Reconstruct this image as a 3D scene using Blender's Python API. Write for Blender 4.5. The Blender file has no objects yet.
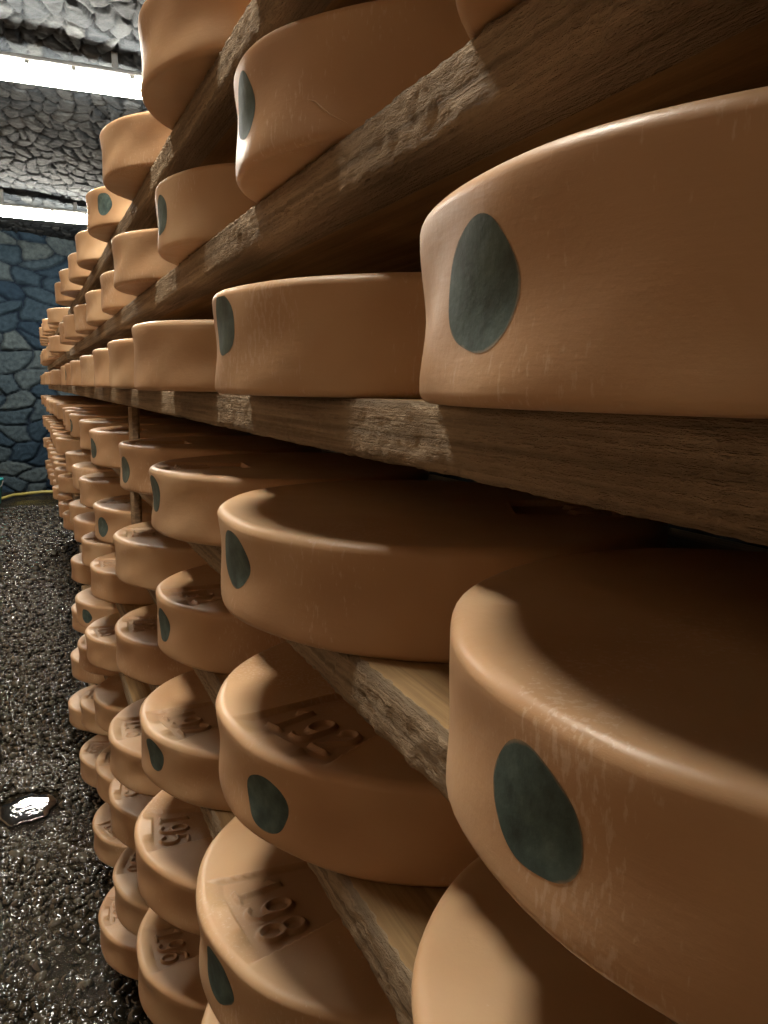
import bpy, math, random
import numpy as np
from mathutils import Matrix, Vector
random.seed(7)
rng = np.random.default_rng(11)
PI = math.pi
sc = bpy.context.scene
col = sc.collection
ZC = 1.22            # height of the eye above the floor; every level below is given from the eye
H = 0.0666           # height of a cheese wheel
R0 = 0.155           # its usual radius

# ------------------------------------------------------------------ helpers
def link(o, parent=None):
    col.objects.link(o)
    if parent is not None:
        o.parent = parent
    return o

def tag(o, label, cat, group=None):
    o['label'] = label; o['category'] = cat
    if group: o['group'] = group
    return o

def mesh_np(name, verts, faces, mats=(), smooth=True, mat_index=None):
    me = bpy.data.meshes.new(name)
    verts = np.asarray(verts, np.float32); faces = np.asarray(faces, np.int32)
    n = faces.shape[1]
    me.vertices.add(len(verts)); me.vertices.foreach_set('co', verts.ravel())
    me.loops.add(faces.size); me.loops.foreach_set('vertex_index', faces.ravel())
    me.polygons.add(len(faces))
    me.polygons.foreach_set('loop_start', np.arange(0, faces.size, n, dtype=np.int32))
    for m in mats: me.materials.append(m)
    if mat_index is not None:
        me.polygons.foreach_set('material_index', np.asarray(mat_index, np.int32))
    me.update(calc_edges=True); me.validate()
    me.polygons.foreach_set('use_smooth', np.full(len(me.polygons), smooth))
    return me

def grid_faces(nu, nv, wrap_u=False, off=0, flip=False):
    """faces of a (nu x nv) grid of vertices, index = i*nv + j"""
    i = np.arange(nu if wrap_u else nu - 1); j = np.arange(nv - 1)
    I, J = np.meshgrid(i, j, indexing='ij'); I2 = (I + 1) % nu
    f = np.stack([I*nv + J, I2*nv + J, I2*nv + J + 1, I*nv + J + 1], -1).reshape(-1, 4) + off
    return f[:, ::-1] if flip else f

def join(parts):
    vs, fs, o = [], [], 0
    for v, f in parts:
        vs.append(np.asarray(v, float)); fs.append(np.asarray(f) + o); o += len(v)
    return np.concatenate(vs), np.concatenate(fs)

def rbox(x0, x1, y0, y1, z0, z1, b=0.003):
    """box with chamfered long edges along its longest axis (8-sided section)"""
    d = [x1-x0, y1-y0, z1-z0]; ax = int(np.argmax(d)); o = [a for a in range(3) if a != ax]
    lo = [x0, y0, z0]; hi = [x1, y1, z1]
    u0, u1, w0, w1 = lo[o[0]], hi[o[0]], lo[o[1]], hi[o[1]]
    sec = [(u0+b, w0), (u1-b, w0), (u1, w0+b), (u1, w1-b), (u1-b, w1), (u0+b, w1), (u0, w1-b), (u0, w0+b)]
    st = [(lo[ax], .0), (lo[ax], 1.), (hi[ax], 1.), (hi[ax], .0)]
    v = []
    cu, cw = (u0+u1)/2, (w0+w1)/2
    for t, k in st:
        for (a, c) in sec:
            p = [0, 0, 0]; p[ax] = t; p[o[0]] = cu + (a-cu)*k; p[o[1]] = cw + (c-cw)*k; v.append(p)
    f = []
    for s in range(3):
        for q in range(8):
            r = (q+1) % 8
            f.append([s*8+q, s*8+r, (s+1)*8+r, (s+1)*8+q])
    if ax == 1: f = [q[::-1] for q in f]
    return np.array(v), np.array(f)

def tube(path, r, n=8):
    P = [Vector(p) for p in path]; v = []
    for i, p in enumerate(P):
        t = (P[min(i+1, len(P)-1)] - P[max(i-1, 0)]).normalized()
        a = t.orthogonal().normalized() if i == 0 else (a - t*a.dot(t)).normalized()
        b = t.cross(a)
        rr = r[i] if hasattr(r, '__len__') else r
        for k in range(n):
            q = 2*PI*k/n; v.append(p + a*math.cos(q)*rr + b*math.sin(q)*rr)
    f = []
    for i in range(len(P)-1):
        for k in range(n):
            l = (k+1) % n; f.append([i*n+k, i*n+l, (i+1)*n+l, (i+1)*n+k])
    return np.array([tuple(x) for x in v]), np.array(f)

# ------------------------------------------------------------------ materials
class Mat:
    def __init__(s, name):
        s.m = bpy.data.materials.new(name); s.m.use_nodes = True
        s.t = s.m.node_tree; s.b = s.t.nodes['Principled BSDF']
    def n(s, typ, **kw):
        x = s.t.nodes.new(typ)
        for k, v in kw.items():
            if k in x.inputs.keys(): x.inputs[k].default_value = v
            else: setattr(x, k, v)
        return x
    def l(s, a, b): s.t.links.new(a, b)
    def coord(s, scale=(1, 1, 1), out='Object'):
        c = s.n('ShaderNodeTexCoord'); m = s.n('ShaderNodeMapping'); m.inputs['Scale'].default_value = scale
        s.l(c.outputs[out], m.inputs['Vector']); return m.outputs['Vector']
    def noise(s, vec, scale, detail=4, rough=.55, dist=0):
        x = s.n('ShaderNodeTexNoise', Scale=scale, Detail=detail, Roughness=rough, Distortion=dist); s.l(vec, x.inputs['Vector']); return x.outputs['Fac']
    def ramp(s, fac, stops):
        r = s.n('ShaderNodeValToRGB'); e = r.color_ramp.elements
        while len(e) < len(stops): e.new(.5)
        for q, (p, c) in zip(e, stops): q.position = p; q.color = (*c, 1) if len(c) == 3 else c
        s.l(fac, r.inputs['Fac']); return r.outputs['Color']
    def mix(s, fac, a, b, blend='MIX'):
        x = s.n('ShaderNodeMix', data_type='RGBA', blend_type=blend)
        for i, v in ((0, fac), (6, a), (7, b)):
            if hasattr(v, 'is_linked') or hasattr(v, 'links'): s.l(v, x.inputs[i])
            else: x.inputs[i].default_value = v if i == 0 else (*v, 1)
        return x.outputs[2]
    def bump(s, h, strength, dist, prev=None):
        x = s.n('ShaderNodeBump', Strength=strength, Distance=dist); s.l(h, x.inputs['Height'])
        if prev is not None: s.l(prev, x.inputs['Normal'])
        return x.outputs['Normal']
    def done(s, color=None, rough=.5, normal=None, **kw):
        if color is not None:
            if isinstance(color, tuple): s.b.inputs['Base Color'].default_value = (*color, 1)
            else: s.l(color, s.b.inputs['Base Color'])
        if isinstance(rough, (int, float)): s.b.inputs['Roughness'].default_value = rough
        else: s.l(rough, s.b.inputs['Roughness'])
        if normal is not None: s.l(normal, s.b.inputs['Normal'])
        for k, v in kw.items(): s.b.inputs[k].default_value = v
        return s.m

def rind_nodes(M):
    v = M.coord()
    oi = M.n('ShaderNodeObjectInfo')
    add = M.n('ShaderNodeVectorMath', operation='ADD'); M.l(v, add.inputs[0])
    sc_ = M.n('ShaderNodeMath', operation='MULTIPLY'); sc_.inputs[1].default_value = 31.7; M.l(oi.outputs['Random'], sc_.inputs[0])
    M.l(sc_.outputs[0], add.inputs[1]); v = add.outputs[0]
    big = M.noise(v, 7, 3, .5)
    c = M.ramp(big, [(.25, RIND_DARK), (.5, RIND_MID), (.78, RIND_LIGHT)])
    tint = M.ramp(oi.outputs['Random'], [(0, (.92, .90, .86)), (.5, (1, 1, 1)), (1, (1.0, .95, .90))])
    c = M.mix(1.0, c, tint, 'MULTIPLY')
    # pale flecks in the rind: scuffs, and specular glints put into the colour
    sm = M.n('ShaderNodeMapping'); sm.inputs['Scale'].default_value = (420, 420, 130); M.l(v, sm.inputs['Vector'])
    sp = M.noise(sm.outputs['Vector'], 1, 3, .6); pat = M.noise(v, 9, 2, .5)
    ml = M.n('ShaderNodeMath', operation='MULTIPLY'); M.l(sp, ml.inputs[0]); M.l(pat, ml.inputs[1])
    c = M.mix(M.ramp(ml.outputs[0], [(.335, (0, 0, 0)), (.40, (.45, .45, .45))]), c, (.66, .50, .37))
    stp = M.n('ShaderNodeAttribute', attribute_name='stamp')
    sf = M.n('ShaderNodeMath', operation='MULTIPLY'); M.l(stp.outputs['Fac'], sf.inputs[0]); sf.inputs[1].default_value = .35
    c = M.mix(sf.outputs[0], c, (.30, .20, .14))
    return v, c, big

RIND_DARK, RIND_MID, RIND_LIGHT = (.42, .235, .12), (.53, .332, .185), (.63, .445, .275)

def rind_bump(M, v):
    # faint cloth weave and brush scratches round the wheel
    s = M.n('ShaderNodeMapping'); s.inputs['Scale'].default_value = (60, 60, 420)
    M.l(v, s.inputs['Vector'])
    scratch = M.noise(s.outputs['Vector'], 1, 3, .6)
    fine = M.noise(v, 420, 4, .65)
    lump = M.noise(v, 38, 3, .5)
    n = M.bump(lump, .18, .003)
    n = M.bump(scratch, .10, .0008, n)
    return M.bump(fine, .15, .0006, n)

def rind():
    M = Mat('cheese_rind'); v, c, big = rind_nodes(M)
    r = M.ramp(M.noise(v, 24, 4), [(.3, (.34,)*3), (.7, (.52,)*3)])
    return M.done(c, r, rind_bump(M, v), **{'Specular IOR Level': .45, 'Subsurface Weight': .12, 'Subsurface Scale': .005, 'Subsurface Radius': (1, .5, .25)})
RIND = rind()

def mark_mat():
    M = Mat('green_casein'); v, c, big = rind_nodes(M)
    at = M.n('ShaderNodeAttribute', attribute_name='edge')
    wob = M.noise(v, 70, 4, .6)
    a = M.n('ShaderNodeMath', operation='MULTIPLY_ADD'); M.l(wob, a.inputs[0]); a.inputs[1].default_value = .16; M.l(at.outputs['Fac'], a.inputs[2])
    f = M.ramp(a.outputs[0], [(.85, (1, 1, 1)), (.96, (0, 0, 0))])
    g = M.ramp(M.noise(v, 60, 4, .6), [(.3, (.034, .050, .046)), (.5, (.060, .095, .088)), (.72, (.11, .155, .14))])
    c = M.mix(f, c, g)
    n = M.bump(M.noise(v, 130, 4, .6), .22, .0015)
    return M.done(c, .6, n, **{'Specular IOR Level': .3, 'Subsurface Weight': .10, 'Subsurface Scale': .004, 'Subsurface Radius': (1, .6, .4)})
MARK = mark_mat()

def wood(name, dark, mid, light, fib, rough=.8, bump=.5, fiber_bump=.0015):
    M = Mat(name)
    v = M.coord((14, 1.1, 14)); vf = M.coord((90, 3.0, 170)); vb = M.coord((300, 110, 330))
    g = M.noise(v, 2.2, 4, .55, .6)
    wv = M.n('ShaderNodeTexWave', Scale=1.4, Distortion=5.0, Detail=3, wave_type='BANDS', bands_direction='Z'); M.l(v, wv.inputs['Vector'])
    f = M.noise(vf, fib, 4, .65)
    c = M.ramp(g, [(.28, dark), (.5, mid), (.75, light)])
    c = M.mix(M.ramp(wv.outputs['Fac'], [(.0, (.55,)*3), (.35, (0, 0, 0))]), c, tuple(x*.55 for x in mid))
    c = M.mix(M.ramp(f, [(.35, (.6,)*3), (.6, (0, 0, 0))]), c, tuple(x*.5 for x in dark))
    # damp stains
    st = M.noise(M.coord((1, 1, 1)), 6.0, 3, .5)
    c = M.mix(M.ramp(st, [(.52, (0, 0, 0)), (.72, (.45,)*3)]), c, tuple(x*.45 for x in dark))
    n = M.bump(f, bump, fiber_bump * 2)
    n = M.bump(M.noise(vb, 1.0, 4, .7), bump, fiber_bump*1.6, n)
    return M.done(c, rough, n, **{'Specular IOR Level': .3})
WOOD_TOP = wood('spruce_planed', (.25, .14, .06), (.42, .26, .115), (.55, .38, .185), 1.2, .7, .25, .0008)
WOOD_EDGE = wood('spruce_rough_sawn_edge', (.20, .14, .085), (.36, .265, .17), (.52, .41, .28), 1.6, .85, .9, .0022)
WOOD_POST = wood('spruce_post', (.22, .14, .08), (.34, .23, .135), (.44, .31, .19), 1.2)

def stone_mat(name, a, b, c3, mortar):
    M = Mat(name)
    at = M.n('ShaderNodeAttribute', attribute_name='tint'); ed = M.n('ShaderNodeAttribute', attribute_name='joint')
    v = M.coord()
    c = M.ramp(at.outputs['Fac'], [(0, a), (.5, b), (1, c3)])
    c = M.mix(M.ramp(M.noise(v, 22, 5, .65), [(.35, (0, 0, 0)), (.7, (.6,)*3)]), c, tuple(x*.55 for x in a))
    c = M.mix(ed.outputs['Fac'], c, mortar)
    n = M.bump(M.noise(v, 30, 6, .7), .7, .02)
    return M.done(c, .85, n, **{'Specular IOR Level': .08})
STONE_CEIL = stone_mat('vault_stone', (.026, .031, .037), (.046, .053, .059), (.076, .081, .083), (.002, .003, .006))
STONE_FILL = stone_mat('warm_fill_stone', (.38, .255, .165), (.50, .345, .225), (.62, .44, .30), (.18, .12, .08))  # unseen walls, coloured warm to bounce orange fill onto the cheese faces
STONE_WALL = stone_mat('blue_grey_stone', (.014, .028, .048), (.030, .050, .068), (.075, .095, .10), (.004, .007, .016))
def plain(name, c, rough=.5, **kw): return Mat(name).done(c, rough, None, **kw)
def painted(name, c, rough):
    M = Mat(name); n = M.noise(M.coord(), 40, 3)
    return M.done(M.ramp(n, [(.3, tuple(x*.8 for x in c)), (.7, c)]), rough)
HOUSING = painted('grey_fitting', (.34, .35, .35), .45)
TUBE_E = 225.0
def lamp():
    M = Mat('lit_diffuser')
    return M.done((.9, .9, .86), .4, None, **{'Emission Color': (1.0, .93, .80, 1), 'Emission Strength': TUBE_E})
LAMP = lamp()

# ------------------------------------------------------------------ the cheese wheel
def body_radius(th, z, k, R=R0):
    """radius of the wheel's side: proud rims top and bottom, a hollow between, slightly uneven"""
    t = np.clip(z/H, 0, 1)
    hollow = 0.0017 + 0.0006*math.sin(k*2.1)
    r = R - hollow*np.sin(PI*np.clip((t-.10)/.80, 0, 1))**1.3 - 0.0012*(1-t)
    r = r + .0011*np.sin(2*th + k) + .0008*np.sin(3*th + 2.3*k) + .0004*np.sin(7*th+k*3+4*t) + .0004*np.sin(11*th-9*t+k)
    return r

def seg_dist(px, py, strokes):
    d = np.full(px.shape, 9.)
    for s in strokes:
        for (ax, ay), (bx, by) in zip(s[:-1], s[1:]):
            vx, vy = bx-ax, by-ay; L = vx*vx+vy*vy+1e-12
            t = np.clip(((px-ax)*vx+(py-ay)*vy)/L, 0, 1)
            d = np.minimum(d, np.hypot(px-ax-t*vx, py-ay-t*vy))
    return d

def arc(cx, cy, rx, ry, a0, a1, n=12):
    return [(cx+rx*math.cos(math.radians(a0+(a1-a0)*i/n)), cy+ry*math.sin(math.radians(a0+(a1-a0)*i/n))) for i in range(n+1)]
DIGIT = {   # strokes in a 0.6 x 1 box
    '1': [[(.08, .78), (.32, .98), (.32, .02)], [(.12, .02), (.52, .02)]],
    '9': [arc(.3, .68, .25, .29, 0, 360, 16), [(.55, .68), (.53, .36)] + arc(.27, .28, .26, .26, 15, -140, 8)],
    '2': [arc(.3, .72, .25, .26, 165, -35, 10) + [(.06, .03), (.56, .03)]],
    '5': [[(.52, .97), (.12, .97), (.09, .57)] + arc(.29, .32, .26, .30, 120, -150, 12)],
    '6': [arc(.3, .31, .25, .29, 0, 360, 16), [(.06, .33)] + arc(.36, .62, .30, .36, 170, 70, 8)],
    '8': [arc(.3, .74, .21, .23, 0, 360, 14), arc(.3, .27, .25, .27, 0, 360, 14)],
}
def stamp_height(x, y, text):
    """height of the sunken stamp on the top: a tapered panel by the rim on the -X side; text reads from the aisle"""
    u = -y; v = x + .1345                     # u runs along the text, v inward from the panel's outer edge
    half = .044 - .16*v
    dpan = np.minimum(np.minimum(v, .082 - v), half - np.abs(u))      # inside distance
    h = -.0040*np.clip(dpan/.0009 + .5, 0, 1)
    lip = np.exp(-(np.minimum(np.abs(dpan), .02)/.0020)**2)*.0006*(dpan < .001)
    h = h + lip
    cw, ch = .0225, .034
    strokes = []
    x0 = -cw*len(text)/2 + .003
    for i, c in enumerate(text):
        for s in DIGIT[c]:
            strokes.append([(x0 + i*cw + a*cw*1.25, .0085 + b*ch) for a, b in s])
    d = seg_dist(u, v, strokes)
    h = h + .0032*np.exp(-(d/.0016)**4)*(dpan > 0)
    return h

def wheel_mesh(name, k, text=None, fine=True):
    if fine:
        if text:
            dense = np.linspace(math.radians(180-36), math.radians(180+36), 112)
            rest = np.linspace(math.radians(180+36), math.radians(180-36+360), 74)[1:-1]
            th = np.concatenate([dense, rest])
        else:
            th = np.linspace(0, 2*PI, 120, endpoint=False)
    else:
        th = np.linspace(0, 2*PI, 44, endpoint=False)
    cr = .0058                                 # rounding of the rims
    na = 7 if fine else 3
    prof = []                                  # (mode, inset, z)
    rb = [.0, .5, .85]
    for f in rb: prof.append(('b', f, 0))
    for i in range(na+1):
        a = PI/2*i/na; prof.append(('s', cr*.8*(1-math.sin(a)), cr*.8*(1-math.cos(a))))
    ns = 11 if fine else 4
    for i in range(1, ns): prof.append(('s', 0, cr*.8 + (H-cr*1.8)*i/ns))
    for i in range(na+1):
        a = PI/2*i/na; prof.append(('s', cr*1.25*(1-math.cos(a)), H-cr+cr*math.sin(a)))
    if text: rt = np.concatenate([np.linspace(.92, .26, 92), [.18, .08, 0]])
    else: rt = np.array([.9, .8, .62, .4, .2, 0]) if fine else np.array([.8, .4, 0])
    for f in rt: prof.append(('t', f, H))
    V = np.zeros((len(th), len(prof), 3))
    rtop = body_radius(th, np.full_like(th, H-cr), k) - cr*1.25
    rbot = body_radius(th, np.full_like(th, cr), k) - cr*.8
    for j, (m, a, z) in enumerate(prof):
        if m == 's':
            r = body_radius(th, np.full_like(th, z), k) - a; zz = np.full_like(th, z)
            if z > H/2: zz = zz + .0008*np.sin(2*th+k*1.7) * (z/H)
        elif m == 'b':
            r = rbot*a; zz = np.zeros_like(th)
        else:
            r = rtop*a; zz = np.full_like(th, z) + .0008*np.sin(2*th+k*1.7)*a - .0012*(1-a**2)
            x_, y_ = r*np.cos(th), r*np.sin(th)
            if text: zz = zz + stamp_height(x_, y_, text)
        V[:, j, 0] = r*np.cos(th); V[:, j, 1] = r*np.sin(th); V[:, j, 2] = zz
    f = grid_faces(len(th), len(prof), wrap_u=True)
    me = mesh_np(name, V.reshape(-1, 3), f, [RIND])
    if text:
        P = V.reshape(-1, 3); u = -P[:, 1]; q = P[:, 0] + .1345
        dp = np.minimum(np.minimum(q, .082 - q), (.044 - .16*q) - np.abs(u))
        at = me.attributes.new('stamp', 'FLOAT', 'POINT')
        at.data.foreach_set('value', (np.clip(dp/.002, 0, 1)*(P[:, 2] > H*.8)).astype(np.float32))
    return me

TEXTS = ['192', '198', '195', '196']
FINE = [wheel_mesh('cheese_wheel_%d' % i, i*1.3, t) for i, t in enumerate(TEXTS)]
COARSE = [wheel_mesh('cheese_wheel_far_%d' % i, i*1.9, None, False) for i in range(3)]

def mark_mesh(k, az, zc, w=.0212, hh=.0190, n=17):
    """round casein plate pressed in the side, following the side's curve; az in the wheel's own frame"""
    V = []; E = []
    for i in range(n):
        for j in range(n):
            a, b = 2*i/(n-1)-1, 2*j/(n-1)-1
            # square to disc
            x = a*math.sqrt(max(0, 1-b*b/2)); y = b*math.sqrt(max(0, 1-a*a/2))
            wv = 1 + .03*math.sin(3*math.atan2(y, x)+k) + .02*math.sin(5*math.atan2(y, x)+2*k); x *= wv; y *= wv
            th = az + x*w/R0; z = min(max(zc + y*hh, .004), H-.006)
            r = float(body_radius(np.array(th), np.array(z), k)) + .00012
            V.append((r*math.cos(th), r*math.sin(th), z)); E.append(math.hypot(a*math.sqrt(max(0, 1-b*b/2)), b*math.sqrt(max(0, 1-a*a/2))))
    me = mesh_np('green_mark', V, grid_faces(n, n), [MARK])
    at = me.attributes.new('edge', 'FLOAT', 'POINT'); at.data.foreach_set('value', np.array(E, np.float32)*.8)
    return me

# shelf levels (top of the board, from the eye) and what they are called
LEVELS = [('S3', .2767, 'topmost shelf'), ('S2', .1341, 'second shelf down'), ('S1', -.0050, 'eye-level shelf'),
          ('S0', -.1503, 'fourth shelf down'), ('M1', -.2987, 'fifth shelf down'), ('M2', -.4659, 'sixth shelf down'),
          ('M3', -.6330, 'seventh shelf down'), ('M4', -.8016, 'eighth shelf down'), ('M5', -.9680, 'ninth shelf down'), ('M6', -1.1350, 'lowest shelf')]
ZL = {a: b for a, b, c in LEVELS}; NL = {a: c for a, b, c in LEVELS}
ORD = ['first', 'second', 'third', 'fourth', 'fifth', 'sixth', 'seventh', 'eighth', 'ninth']
# near rack: (x, y, radius, mark azimuth or None, mark height, stamp variant)   y = 0 under the eye, along the rack
NEAR = {
 'S3': [(.265, .150, .150), (.268, .470, .153), (.277, .80, .1645), (.257, 1.165, .1458), (.265, 1.560, .1466, -148, .036), (.274, 1.98, .152), (.274, 2.30, .154), (.265, 2.63, .155), (.264, 2.95, .155)],
 'S2': [(.268, .175, .150), (.2735, .4974, .1437, -179, .036), (.2678, .8254, .1384, -176, .033), (.2712, 1.1523, .1518), (.284, 1.535, .150), (.280, 1.86, .152), (.276, 2.175, .153), (.267, 2.50, .155), (.265, 2.82, .155)],
 'S1': [(.267, .1894, .1509, 177.6, .0345), (.2603, .4935, .1459, -178, .043), (.2586, .8306, .1561), (.2611, 1.151, .1561), (.262, 1.47, .153), (.265, 1.79, .155), (.265, 2.22, .155), (.265, 2.54, .155, 178, .035), (.265, 2.86, .155)],
 'S0': [(.2683, .1681, .1472, -177.5, .034), (.275, .4920, .161, -175, .040), (.2664, .8142, .1539, -176, .041), (.2712, 1.175, .1539, -170, .030), (.258, 1.55, .152, -172, .032), (.265, 1.95, .155), (.265, 2.40, .155, -175, .033), (.265, 2.72, .155), (.265, 3.03, .150)],
 'M1': [(.2613, .160, .1558), (.2791, .5129, .165, -158, .029), (.2672, .868, .1451, -172, .035), (.267, 1.235, .155), (.262, 1.58, .155, -160, .030), (.265, 2.05, .155), (.265, 2.38, .155), (.265, 2.85, .155)],
 'M2': [(.2721, .5364, .1721, -168, .038), (.2702, .9142, .1658, -163, .041), (.2689, 1.290, .1551), (.265, 1.79, .155), (.265, 2.12, .155), (.265, 2.45, .155), (.265, 2.77, .155)],
 'M3': [(.262, .560, .160), (.2597, .9263, .1644), (.247, 1.260, .155), (.251, 1.83, .155), (.246, 2.15, .155, -150, .034), (.258, 2.65, .155)],
 'M4': [(.2448, .9429, .1532), (.253, 1.370, .155), (.262, 1.86, .155), (.250, 2.28, .155), (.252, 2.66, .155)],
 'M5': [(.253, 1.370, .155), (.258, 1.83, .155), (.250, 2.25, .155), (.244, 2.67, .155)],
 'M6': [(.232, 1.50, .155), (.246, 1.86, .155), (.240, 2.26, .155), (.230, 2.67, .155)],
}
# where the nearest wheel of a row is out of sight the row starts later, and its stamp / turn
TEXTFOR = {('M1', 1): 0, ('M2', 0): 1, ('M3', 1): 2, ('M4', 0): 3, ('M1', 2): 0, ('M2', 1): 0, ('M2', 2): 1, ('M4', 1): 2}
TURN = {('M1', 1): 20, ('M2', 0): 6, ('M3', 1): -8, ('M4', 0): 0, ('M1', 2): 12, ('M2', 1): 12, ('M2', 2): -6, ('S0', 0): 160, ('S0', 1): 150, ('M1', 0): 150,
        ('S0', 2): -5, ('S0', 3): 0, ('M1', 3): -10, ('M4', 1): -10, ('M3', 0): 60}

def add_wheel(x, y, z, r, k, mesh, turn, label, group, mark=None):
    o = bpy.data.objects.new('cheese_wheel', mesh)
    link(o)
    o.location = (x, y, z); o.scale = (r/R0, r/R0, 1); o.rotation_euler = (0, 0, math.radians(turn))
    tag(o, label, 'cheese', group)
    if mark:
        az, mz = mark
        m = bpy.data.objects.new('green_mark', mark_mesh(k, math.radians(az - turn), mz))
        m['label'] = 'dull green round mark pressed in the rind'
        link(m, o)
    return o

def rind_crease(parent, k, pts):
    path = []
    for a, z in pts:
        th = math.radians(a) - parent.rotation_euler.z
        r = float(body_radius(np.array(th), np.array(z), k)) + .0001
        path.append((r*math.cos(th), r*math.sin(th), z))
    v, f = tube(path, [.0001, .0004, .0005, .0005, .0003, .0001], 8)
    link(bpy.data.objects.new('rind_crease', mesh_np('rind_crease', v, f, [RIND])), parent)['label'] = 'thin pale crease in the rind'
def place(i): return 'first in row' if i == 0 else ORD[i] + ' along'
for lv, row in NEAR.items():
    n_mark = 0
    for i, w in enumerate(row):
        x, y, r = w[:3]
        mark = w[3:5] if len(w) > 3 else None
        fine = y < 2.3
        v = TEXTFOR.get((lv, i), (i*3 + len(lv) + ord(lv[1])) % 4)
        turn = TURN.get((lv, i), random.uniform(-25, 25) if random.random() < .75 else random.uniform(90, 270))
        k = v*1.3 if fine else (v % 3)*1.9
        me = FINE[v] if fine else COARSE[v % 3]
        what = 'with green mark' if mark else 'without mark'
        label = 'orange-tan cheese %s, %s on %s of front rack' % (what, place(i), NL[lv])
        o = add_wheel(x, y, ZC + ZL[lv], r, k, me, turn, label, 'cheese wheels on the front rack', mark)
        if (lv, i) == ('S2', 1): rind_crease(o, k, [(-150.4, .0225), (-148.4, .0206), (-146.2, .0161), (-144.3, .0123), (-142.0, .0090), (-139.5, .0057)])

FAR_LEVELS = ['S3', 'S2', 'S1', 'S0', 'M1', 'M2', 'M3']
for lv in FAR_LEVELS:
    for i in range(9):
        if lv == 'S3' and i < 1: continue
        x = .262 + random.uniform(-.012, .012); y = 3.64 + .325*i
        n = i - 1 if lv == 'S3' else i
        label = 'small distant cheese wheel, %s on %s of rack beyond' % (place(n), NL[lv].replace('seventh shelf down', 'bottom shelf'))
        add_wheel(x, y, ZC + ZL[lv], .155 + random.uniform(-.003, .003), 0, COARSE[i % 3], random.uniform(0, 360), label, 'cheese wheels on the rack beyond')

# ------------------------------------------------------------------ shelf boards and racks
TH = .0319; XF = .1606; XB = .66
def board_mesh(y0, y1, seed, coarse=False, x0=XF):
    if coarse: ys = np.linspace(y0, y1, 60)
    else: ys = np.concatenate([np.arange(y0, 0, .012), np.arange(0, 1.1, .0032), np.arange(1.1, y1, .012), [y1]])
    ny = len(ys)
    b = .0022
    sec = [(XB, -b), (XB-b, 0), ((x0+XB)/2, 0), (x0+.03, 0), (x0+b*2, 0), (x0+b*.5, -b*.6)] + [(x0, -TH*t) for t in (.12, .24, .36, .5, .64, .76, .88)] + \
          [(x0+b*.5, -TH+b*.6), (x0+b*2, -TH), (x0+.03, -TH), ((x0+XB)/2, -TH), (XB-b, -TH), (XB, -TH+b)]
    sec = np.array(sec); ns = len(sec)
    V = np.zeros((ny, ns, 3))
    V[:, :, 0] = sec[None, :, 0]; V[:, :, 1] = ys[:, None]; V[:, :, 2] = sec[None, :, 1]
    r = np.random.default_rng(seed)
    wav = .0007*np.sin(ys*3.1+seed) + .0005*np.sin(ys*9.7+seed*2)
    edge = (np.arange(ns) >= 4) & (np.arange(ns) <= 14)
    if not coarse:
        rough = r.normal(0, .00085, (ny, ns))
        rough[1:] = .55*rough[1:] + .45*rough[:-1]; rough *= np.where((ys > 0) & (ys < 1.1), 1, .6)[:, None]
        V[:, :, 0] += np.where(edge[None], wav[:, None] + rough, 0)
        V[:, 13:15, 2] += r.normal(0, .00018, (ny, 2))
        # splits and knocks on the lower arris
        for c in r.uniform(y0, y1, 9):
            d = np.exp(-((ys-c)/.02)**2)*r.uniform(.0003, .0008)
            V[:, 13:15, 2] += d[:, None]; V[:, 12:14, 0] += d[:, None]
    f = grid_faces(ny, ns, flip=False)
    # close the back strip and the ends
    extra = []
    for i in range(ny-1):
        extra.append([i*ns+ns-1, (i+1)*ns+ns-1, (i+1)*ns, i*ns])
    f = np.concatenate([f, np.array(extra)])
    mi = np.zeros(len(f), int)
    jj = np.tile(np.arange(ns-1), ny-1)
    mi[:len(jj)] = ((jj >= 4) & (jj <= 14)).astype(int)
    me = mesh_np('shelf_board', V.reshape(-1, 3), f, [WOOD_TOP, WOOD_EDGE], smooth=True, mat_index=mi)
    # end caps
    import bmesh
    bm = bmesh.new(); bm.from_mesh(me); bm.verts.ensure_lookup_table()
    for s, rev in ((0, False), (ny-1, True)):
        loop = [bm.verts[s*ns+q] for q in range(ns)]
        try:
            fc = bm.faces.new(loop[::-1] if rev else loop); fc.material_index = 1
        except ValueError: pass
    bmesh.ops.recalc_face_normals(bm, faces=bm.faces)
    bm.to_mesh(me); bm.free()
    return me

for q, (lv, z, nm) in enumerate(LEVELS):
    o = link(bpy.data.objects.new('shelf_board', board_mesh(-.50, 3.22, 20+q)))
    o.location = (0, 0, ZC + z)
    tag(o, 'long weathered spruce board of the front rack, %s' % nm, 'shelf', 'boards of the front rack')
for q, lv in enumerate(FAR_LEVELS):
    o = link(bpy.data.objects.new('shelf_board', board_mesh(3.45, 6.55, 50+q, True)))
    o.location = (0, 0, ZC + ZL[lv])
    tag(o, 'spruce board of the distant rack, %s' % NL[lv].replace('seventh shelf down', 'bottom shelf'), 'shelf', 'boards of the rack beyond')

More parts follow.
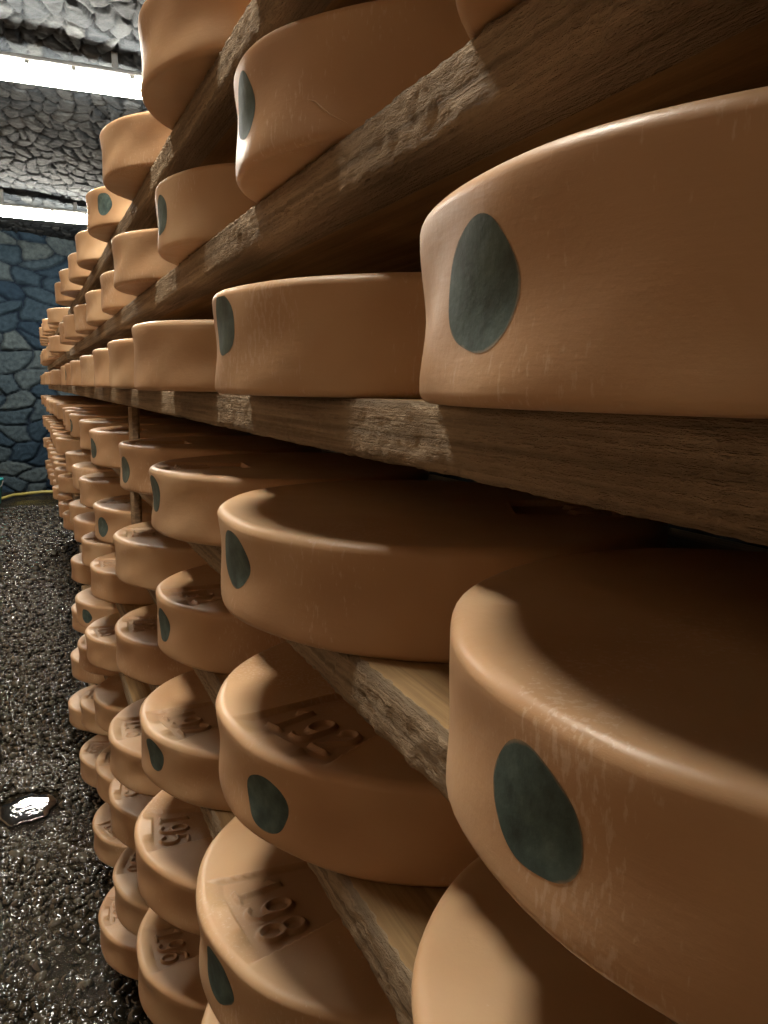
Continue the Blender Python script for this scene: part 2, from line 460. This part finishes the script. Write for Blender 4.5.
def post(x0, x1, y0, y1, z0, z1, label, group):
    v, f = rbox(x0, x1, y0, y1, z0, z1, .004)
    o = link(bpy.data.objects.new('rack_post', mesh_np('rack_post', v - np.array([x0, y0, z0]), f, [WOOD_POST], False)))
    o.location = (x0, y0, z0); tag(o, label, 'post', group)
post(.160, .177, 1.388, 1.410, ZC+ZL['S0'], ZC+ZL['S1']-TH, 'short upright prop between the fourth board and the eye-level board', None)
post(.160, .177, 1.400, 1.424, ZC+ZL['M1'], ZC+ZL['S0']-TH, 'short upright prop between the fifth board and the fourth board', None)
for y, a, b in ((-.45, .40, 'by its front end'), (1.40, 0, 'behind its middle'), (3.14, 0, 'at its far end')):
    post(XB, XB+.042, y, y+.06, 0, ZC+.30, 'tall wooden upright carrying the front rack boards, ' + b, 'rack uprights')
for y, b in ((3.50, 'at its near end'), (6.45, 'at its far end')):
    post(XB, XB+.042, y, y+.06, 0, ZC+.30, 'tall wooden upright carrying the distant rack boards, ' + b, 'rack uprights')

# ------------------------------------------------------------------ lamps
def luminaire(x0, x1, y, z, label, skew=0):
    root = link(bpy.data.objects.new('tube_light', None)); root.location = ((x0+x1)/2, y, z); root.rotation_euler = (0, 0, math.radians(skew))
    tag(root, label, 'light', None)
    L = (x1-x0)/2
    def part(name, v, f, m, smooth=False):
        return link(bpy.data.objects.new(name, mesh_np(name, v, f, [m], smooth)), root)
    v, f = rbox(-L-.01, L+.01, -.066, .066, .046, .074, .008); part('housing', v, f, HOUSING)
    # trough-shaped diffuser: half-round section below the housing, closed at both ends
    n = 15; V = []
    xs = [(-L+.012, 0.0), (-L+.012, .7), (-L+.02, 1), (L-.02, 1), (L-.012, .7), (L-.012, 0.0)]
    for (xx, s) in xs:
        for i in range(n):
            a = PI + PI*i/(n-1)
            cy, cz = math.copysign(abs(math.cos(a))**.6, math.cos(a))*.052*s, .046 + math.copysign(abs(math.sin(a))**.6, math.sin(a))*.072*s
            V.append((xx, cy, cz))
    part('diffuser', np.array(V), grid_faces(len(xs), n), LAMP, True)
    for sx in (-L*.72, -L*.2, L*.2, L*.72):
        for sy in (-1, 1):
            v, f = rbox(sx-.012, sx+.012, min(sy*.050, sy*.060), max(sy*.050, sy*.060), .034, .066, .002); part('clip', v, f, HOUSING)
    v, f = rbox(-L*.6, -L*.6+.03, -.015, .015, .074, .22, .003); part('hanger', v, f, HOUSING)
    v, f = rbox(L*.6-.03, L*.6, -.015, .015, .074, .22, .003); part('hanger', v, f, HOUSING)
ZT = ZC + 1.44
for y, lab, sk in ((.92, 'lit tube lamp on the vault above the front rack', 0),
               (4.25, 'long lit tube lamp on the vault, the nearer and larger one in view', -4.5), (7.60, 'lit tube lamp on the vault near the end wall, the smaller one', -2)):
    luminaire(-.32, .70, y, ZT, lab, sk)

# ------------------------------------------------------------------ stone shell
def stones(u0, u1, v0, v1, step, su, sv, seed, amp, stretch_rows=True):
    """heightfield of irregular stones on a (u,v) rectangle; returns U,V,height,tint,joint"""
    r = np.random.default_rng(seed)
    nu, nv = int((u1-u0)/step)+1, int((v1-v0)/step)+1
    U, Vv = np.meshgrid(np.linspace(u0, u1, nu), np.linspace(v0, v1, nv), indexing='ij')
    warp = .22
    a = (U + .25*su*np.sin(Vv/sv*2.1+U*3) )/su; b = (Vv + warp*sv*np.sin(U/su*1.7+1+Vv*2))/sv
    I = np.floor(a).astype(int); J = np.floor(b).astype(int)
    i0, j0 = I.min()-2, J.min()-2
    NI, NJ = I.max()-i0+4, J.max()-j0+4
    jx = r.uniform(.12, .88, (NI, NJ)); jy = r.uniform(.12, .88, (NI, NJ)); tint = r.random((NI, NJ)); ht = r.uniform(.55, 1, (NI, NJ))
    d1 = np.full(a.shape, 9.); d2 = np.full(a.shape, 9.); T = np.zeros(a.shape); Hh = np.zeros(a.shape)
    for di in (-1, 0, 1):
        for dj in (-1, 0, 1):
            ii, jj = I+di-i0, J+dj-j0
            off = .5*((J+dj) % 2)*0
            dx = np.abs(I+di+off+jx[ii, jj]-a); dy = np.abs(J+dj+jy[ii, jj]-b)
            d = (dx**3+dy**3)**(1/3)
            m = d < d1
            d2 = np.where(m, d1, np.minimum(d2, d)); d1 = np.where(m, d, d1)
            T = np.where(m, tint[ii, jj], T); Hh = np.where(m, ht[ii, jj], Hh)
    e = np.clip((d2-d1)/.22, 0, 1)
    h = amp*Hh*(1-(1-e)**2.2)
    h += amp*.10*np.sin(U*41+3*np.sin(Vv*23))*np.sin(Vv*37+2*np.sin(U*29))*e
    joint = np.clip(1-(d2-d1)/.09, 0, 1)
    return U, Vv, h, T, joint

def stone_object(name, U, V, h, T, joint, fn, mat, flip=False):
    P = np.stack(fn(U, V, h), -1)
    me = mesh_np(name, P.reshape(-1, 3), grid_faces(*U.shape, flip=flip), [mat])
    for an, val in (('tint', T), ('joint', joint)):
        at = me.attributes.new(an, 'FLOAT', 'POINT'); at.data.foreach_set('value', val.ravel().astype(np.float32))
    o = link(bpy.data.objects.new(name, me)); o['kind'] = 'structure'
    return o
YW = 9.6; ZCEIL = ZC + 1.66
XL, XR, YB = -1.5, .76, -3.4
def vault(x): return ZCEIL - .10*((x+.4)/1.3)**2
U, V, h, T, J = stones(-1.1, .78, 1.8, YW, .0115, .085, .20, 3, .030)
stone_object('ceiling', U, V, h, T, J, lambda u, v, h: (u, v, vault(u) - h), STONE_CEIL, flip=True)
U, V, h, T, J = stones(XL, -1.1, YB, YW, .08, .13, .22, 4, .045)
stone_object('ceiling_side', U, V, h, T, J, lambda u, v, h: (u, v, vault(u) - h), STONE_CEIL, flip=True).name = 'ceiling_left'
U, V, h, T, J = stones(-1.1, .78, YB, 1.8, .08, .13, .22, 5, .045)
stone_object('ceiling_near', U, V, h, T, J, lambda u, v, h: (u, v, vault(u) - h), STONE_CEIL, flip=True).name = 'ceiling_front'
U, V, h, T, J = stones(-1.0, .78, 0, ZCEIL+.02, .014, .30, .19, 8, .09)
stone_object('wall_back', U, V, h, T, J, lambda u, v, h: (u, YW - h, v), STONE_WALL, flip=False)
U, V, h, T, J = stones(XL, -1.0, 0, ZCEIL+.02, .06, .40, .25, 9, .09)
stone_object('wall_back_side', U, V, h, T, J, lambda u, v, h: (u, YW - h, v), STONE_WALL, flip=False).name = 'wall_far'
for nm, x, s, wm in (('wall_left', XL, 1, STONE_FILL), ('wall_right', XR, -1, STONE_CEIL)):
    U, V, h, T, J = stones(YB, YW, 0, ZCEIL, .08, .40, .25, 12, .06)
    stone_object(nm, U, V, h, T, J, lambda u, v, h, x=x, s=s: (x + s*h*.9, u, v), wm, flip=(s < 0))
U, V, h, T, J = stones(XL, XR, 0, ZCEIL, .08, .40, .25, 13, .06)
stone_object('wall_front', U, V, h, T, J, lambda u, v, h: (u, YB + h, v), STONE_FILL, flip=True)

# ------------------------------------------------------------------ floor: wet ground with shingle
def wet(name, a, b, c3, rough):
    M = Mat(name); v = M.coord()
    at = M.n('ShaderNodeAttribute', attribute_name='tint')
    c = M.ramp(at.outputs['Fac'], [(0, a), (.55, b), (1, c3)])
    n = M.bump(M.noise(v, 120, 3, .5), .22, .004)
    return M.done(c, rough, n, **{'Coat Weight': 1.0, 'Coat Roughness': .03, 'Specular IOR Level': .25})
WET = wet('wet_shingle', (.010, .009, .006), (.026, .022, .015), (.060, .052, .037), .25)
def ground():
    M = Mat('wet_ground'); v = M.coord()
    c = M.ramp(M.noise(v, 9, 5, .6), [(.3, (.012, .009, .005)), (.7, (.034, .026, .015))])
    n = M.bump(M.noise(v, 60, 5, .7), .8, .02)
    return M.done(c, .10, n, **{'Specular IOR Level': .6})
GROUND = ground()
ny, nx = 420, 90
Yg, Xg = np.meshgrid(np.linspace(YB, YW, ny), np.linspace(XL, XR, nx), indexing='ij')
hz = .006*np.sin(Xg*9+2*np.sin(Yg*3.3))*np.sin(Yg*7+Xg*3) + .004
me = mesh_np('floor', np.stack([Xg, Yg, hz], -1).reshape(-1, 3), grid_faces(ny, nx, flip=True), [GROUND])
fl = link(bpy.data.objects.new('floor', me)); fl['kind'] = 'structure'

PUD = 2.27
def puddle():
    M = Mat('standing_water')
    n = M.bump(M.noise(M.coord(), 60, 2), .12, .004)
    m = M.done((.014, .011, .008), .03, n, **{'Specular IOR Level': .6, 'Coat Weight': 1.0, 'Coat Roughness': .02})
    th = np.linspace(0, 2*PI, 48, endpoint=False)
    rad = .075*(1 + .12*np.sin(2*th+1) + .07*np.sin(5*th) + .04*np.sin(9*th+2))
    prof = [(0, .0015), (.6, .0015), (.9, .0013), (1.0, .0), (.8, -.006), (0, -.006)]
    V = np.stack([np.stack([rad*k*.95*np.cos(th), rad*k*1.2*np.sin(th), np.full_like(th, z)], -1) for k, z in prof], 1)
    o = link(bpy.data.objects.new('puddle', mesh_np('puddle', V.reshape(-1, 3), grid_faces(48, len(prof), True, flip=True), [m])))
    o.location = (-.06, PUD, .011)
    tag(o, 'small puddle among the gravel mirroring a lit lamp', 'puddle')
puddle()
def pebbles():
    ico_v, ico_f = [], []
    import bmesh
    protos = []
    for sub in (2, 1):
        bm = bmesh.new(); bmesh.ops.create_icosphere(bm, subdivisions=sub, radius=1.0)
        bm.verts.ensure_lookup_table()
        protos.append((np.array([v.co[:] for v in bm.verts]), np.array([[v.index for v in f.verts] for f in bm.faces]))); bm.free()
    r = np.random.default_rng(5)
    VV, FF, TT, off = [], [], [], 0
    def put(n, ya, yb, proto, smin, smax):
        nonlocal off
        pv, pf = protos[proto]
        t = r.random(n); Y = ya + (yb-ya)*t
        X = r.uniform(-1, 1, n)*(.34+.05*Y) - (.10+.030*Y)
        X = np.clip(X, -1.1, .42)
        inp = np.hypot((X+.06)/.10, (Y-PUD)/.11) < 1; Y = np.where(inp, Y+.25, Y)
        S = r.uniform(smin, smax, n)*r.lognormal(0, .25, n)
        sx, sy, sz = S*r.uniform(.7, 1.3, n), S*r.uniform(.7, 1.3, n), S*r.uniform(.35, .7, n)
        rot = r.uniform(0, 2*PI, n); til = r.normal(0, .35, n)
        P = pv[None]*np.stack([sx, sy, sz], -1)[:, None]
        P = P*(1 + .12*np.sin(pv[None, :, [1]]*4+r.uniform(0, 6, (n, 1, 1))))
        c, s = np.cos(til)[:, None], np.sin(til)[:, None]
        P = np.stack([P[..., 0]*c - P[..., 2]*s, P[..., 1], P[..., 0]*s + P[..., 2]*c], -1)
        c, s = np.cos(rot)[:, None], np.sin(rot)[:, None]
        P = np.stack([P[..., 0]*c - P[..., 1]*s, P[..., 0]*s + P[..., 1]*c, P[..., 2]], -1)
        P += np.stack([X, Y, sz*.35 + r.uniform(0, .006, n)], -1)[:, None]
        VV.append(P.reshape(-1, 3)); FF.append((pf[None] + (np.arange(n)*len(pv))[:, None, None]).reshape(-1, 3) + off); off += n*len(pv)
        TT.append(np.repeat(r.random(n)**1.6, len(pv)))
    put(13000, 1.15, 2.6, 0, .005, .0115)
    put(13000, 2.6, 5.0, 1, .007, .016)
    put(9000, 5.0, 8.30, 1, .010, .022)
    me = mesh_np('shingle', np.concatenate(VV), np.concatenate(FF), [WET])
    at = me.attributes.new('tint', 'FLOAT', 'POINT'); at.data.foreach_set('value', np.concatenate(TT).astype(np.float32))
    o = link(bpy.data.objects.new('gravel', me)); o['kind'] = 'stuff'
    tag(o, 'wet dark glistening gravel covering the cellar floor', 'gravel')
pebbles()

# hose and bucket by the end wall
HOSE = painted('yellow_hose', (.42, .36, .10), .4)
pts = [(-.31, 8.74), (-.25, 8.85), (-.17, 9.06), (-.05, 9.14), (.10, 9.18), (.3, 9.15)]
path = []
for i in range(len(pts)-1):
    for t in np.linspace(0, 1, 6, endpoint=False):
        path.append((pts[i][0]*(1-t)+pts[i+1][0]*t, pts[i][1]*(1-t)+pts[i+1][1]*t, .035+.004*math.sin(i*2+t)))
v, f = tube(path, .016, 8)
o = link(bpy.data.objects.new('garden_hose', mesh_np('garden_hose', v, f, [HOSE]))); tag(o, 'yellow hose lying on the wet floor along the end wall', 'hose')

def bucket():
    root = link(bpy.data.objects.new('bucket', None)); root.location = (-.395, 8.55, .008)
    tag(root, 'turquoise plastic bucket on the floor near the end wall', 'bucket')
    TQ = painted('turquoise_plastic', (.05, .36, .38), .35)
    prof = [(0, .012), (.10, .010), (.108, .016), (.135, .25), (.142, .252), (.142, .266), (.130, .266), (.104, .022), (0, .020)]
    th = np.linspace(0, 2*PI, 32, endpoint=False)
    V = np.stack([np.stack([r*np.cos(th), r*np.sin(th), np.full_like(th, z)], -1) for r, z in prof], 1)
    link(bpy.data.objects.new('body', mesh_np('bucket', V.reshape(-1, 3), grid_faces(32, len(prof), True), [TQ])), root)
    v, f = tube([(.14*math.cos(a), .02, .255-.12*math.sin(a)*.9) for a in np.linspace(0, PI, 14)], .004, 6)
    link(bpy.data.objects.new('handle', mesh_np('handle', v+np.array([0, -.12, 0]), f, [HOUSING])), root)
bucket()

# ------------------------------------------------------------------ camera and view
f_px, yaw, pitch, roll = 762.18, .436850, -.159634, .015895
cyw, syw, cp, sp = math.cos(yaw), math.sin(yaw), math.cos(pitch), math.sin(pitch)
F = Vector((syw*cp, cyw*cp, sp)); Rr = Vector((cyw, -syw, 0)); Uu = Rr.cross(F)
c, s = math.cos(roll), math.sin(roll)
X = Rr*c + Uu*s; Y = -Rr*s + Uu*c; Zv = -F
cam = bpy.data.objects.new('camera', bpy.data.cameras.new('camera')); link(cam)
cam.matrix_world = Matrix(((X.x, Y.x, Zv.x, 0), (X.y, Y.y, Zv.y, 0), (X.z, Y.z, Zv.z, ZC), (0, 0, 0, 1)))
cam.data.sensor_fit = 'VERTICAL'; cam.data.sensor_height = 36; cam.data.lens = f_px*36/1024
cam.data.clip_start = .01
sc.camera = cam
w = bpy.data.worlds.new('world'); sc.world = w; w.use_nodes = True
w.node_tree.nodes['Background'].inputs[0].default_value = (.5, .6, .8, 1); w.node_tree.nodes['Background'].inputs[1].default_value = 0.0
vs = sc.view_settings
vs.view_transform = 'Standard'; vs.look = 'None'; vs.gamma = 1; vs.use_curve_mapping = False; vs.exposure = 0.0
